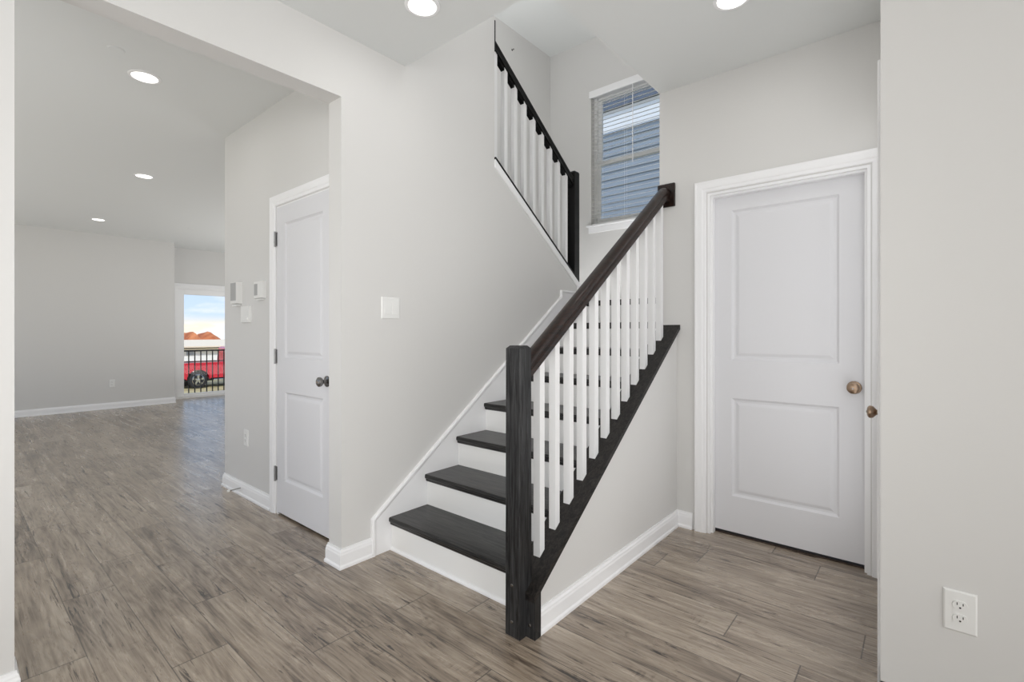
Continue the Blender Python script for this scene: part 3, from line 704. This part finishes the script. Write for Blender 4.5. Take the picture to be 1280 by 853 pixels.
MB().box(TX-1.85, TX-.1, TY-1.0, AX2+.8, bz-.14, bz+.02).make('underbody', UND, tk)
MB().box(TX-1.93, TX-.02, TY-1.34, TY-1.19, bz-.02, bz+.16, .02).make('rear_bumper', CHR, tk)
MB().box(TX-1.93, TX-.02, AX2+.98, AX2+1.1, bz-.02, bz+.2, .02).make('front_bumper', CHR, tk)
MB().box(TX-.35, TX+.02, AX2+.6, AX2+.985, ZG+.82, ZG+1.0, .02).make('headlight', CHR, tk)
for yy in (TY, AX2):
    for (xo, sg) in ((TX-.02, 1), (TX-1.93, -1)):
        c = (xo, yy, ZG+.395)
        wh = MB().lathe([(0,-.24),(.30,-.24),(.37,-.22),(.395,-.17),(.395,-.07),(.37,-.015),(.27,0),(.25,-.01),(0,-.03)], c, 'x', 32, sg).make('wheel', TIRE, tk, smooth=True)
        rim = MB(); rim.lathe([(0,-.04),(.245,-.04),(.25,-.004),(.235,.002),(.22,-.02),(.19,-.028),(0,-.028)], c, 'x', 32, sg)
        for k in range(5):
            t = 2*math.pi*k/5+.3; u_ = Vector((0, math.cos(t), math.sin(t))); v_ = Vector((0, -math.sin(t), math.cos(t))); cc = Vector(c)
            pr = [cc+u_*.05+v_*.035, cc+u_*.22+v_*.05, cc+u_*.22-v_*.05, cc+u_*.05-v_*.035]
            rim.loft([[p+Vector((-.03*sg,0,0)) for p in pr], [p+Vector((.0*sg,0,0)) for p in pr]])
        rim.lathe([(0,-.03),(.07,-.03),(.06,.01),(0,.014)], c, 'x', 20, sg)
        rim.make('rim', CHR, wh)
# long white building with a cream eave behind the truck, earth mound behind that
WHT = mat('white_siding', (244, 244, 244), .6); CREAM = mat('cream_eave', (250, 228, 196), .7)
bd = thing('building', (-34, 10, ZG), 'long low white building with a cream roof edge behind the red truck', 'building')
MB().box(-40, -32, -5, 40, ZG, .30).make('wall', WHT, bd)
MB().prism([(-31.6,.30),(-31.6,.40),(-36,.72),(-40.4,.40),(-40.4,.30)], -5.4, 40.4, 'y').make('roof', CREAM, bd)
MB().box(-31.6, -31.5, -5.4, 40.4, .29, .33).make('gutter', IRON, bd)
for yy in (9.25, 11.1):
    MB().box(-32.0, -31.95, yy-.18, yy+.18, -.12, .12, .005).make('window', mat('far_glass', (170, 178, 186), .2), bd)
DIRT = noise_mat('orange_earth', (176, 92, 48), (222, 138, 84), .8)
mb = MB(); nY, nX = 60, 14
def mh(y):
    return 2.45*max(0, math.exp(-((y-17.2)/.95)**2)*.90 + math.exp(-((y-18.95)/1.0)**2)*.92 + math.exp(-((y-20.5)/1.1)**2)*.45 + .5*math.exp(-((y-15.5)/1.2)**2) + .06*math.sin(y*4.1))
rings = []
for i in range(nY+1):
    y_ = 8 + 20*i/nY; H = max(.02, mh(y_)); ring = []
    for j in range(nX+1):
        t = math.pi*j/nX; ring.append((-60+4.5*math.cos(t), y_, ZG + H*math.sin(t)**.8*(1+.05*math.sin(y_*7+j))))
    rings.append(ring)
mb.loft(rings); mo = mb.make('earth_mound', DIRT, smooth=True); mo['label'] = 'orange double-humped earth mound beyond the white building roof'; mo['category'] = 'mound'

# ------------------------------------------------------------------ neighbour's house outside the stair window
SID = mat('blue_siding', (150, 158, 166), .6); ROOF = noise_mat('dark_shingle', (70, 76, 84), (92, 98, 106), 6)
nh = thing('neighbour_house', (-3, 9.5, ZG), 'blue lap-sided neighbouring house seen through the stair window blinds', 'house')
mb = MB(); ex = .17; prof = []
z_ = ZG; ztop = 5.58
pts = []
while z_ < ztop:
    pts += [(9.5-.022, z_), (9.5, min(z_+ex, ztop))]; z_ += ex
poly = pts + [(9.8, ztop), (9.8, ZG)]
mb.prism(poly, -12, 6, 'x'); mb.make('siding', SID, nh)
mb = MB(); mb.box(-12, 6, 9.44, 9.4765, 5.58, 6.03); mb.make('white_frieze', WHT, nh)
mb = MB(); mb.prism([(9.36,6.031),(13,8.5),(13,8.35),(9.8,6.031)], -12.3, 6.3, 'x'); mb.make('roof', ROOF, nh)

for o in bpy.data.objects:
    if '_o' in o: del o['_o']
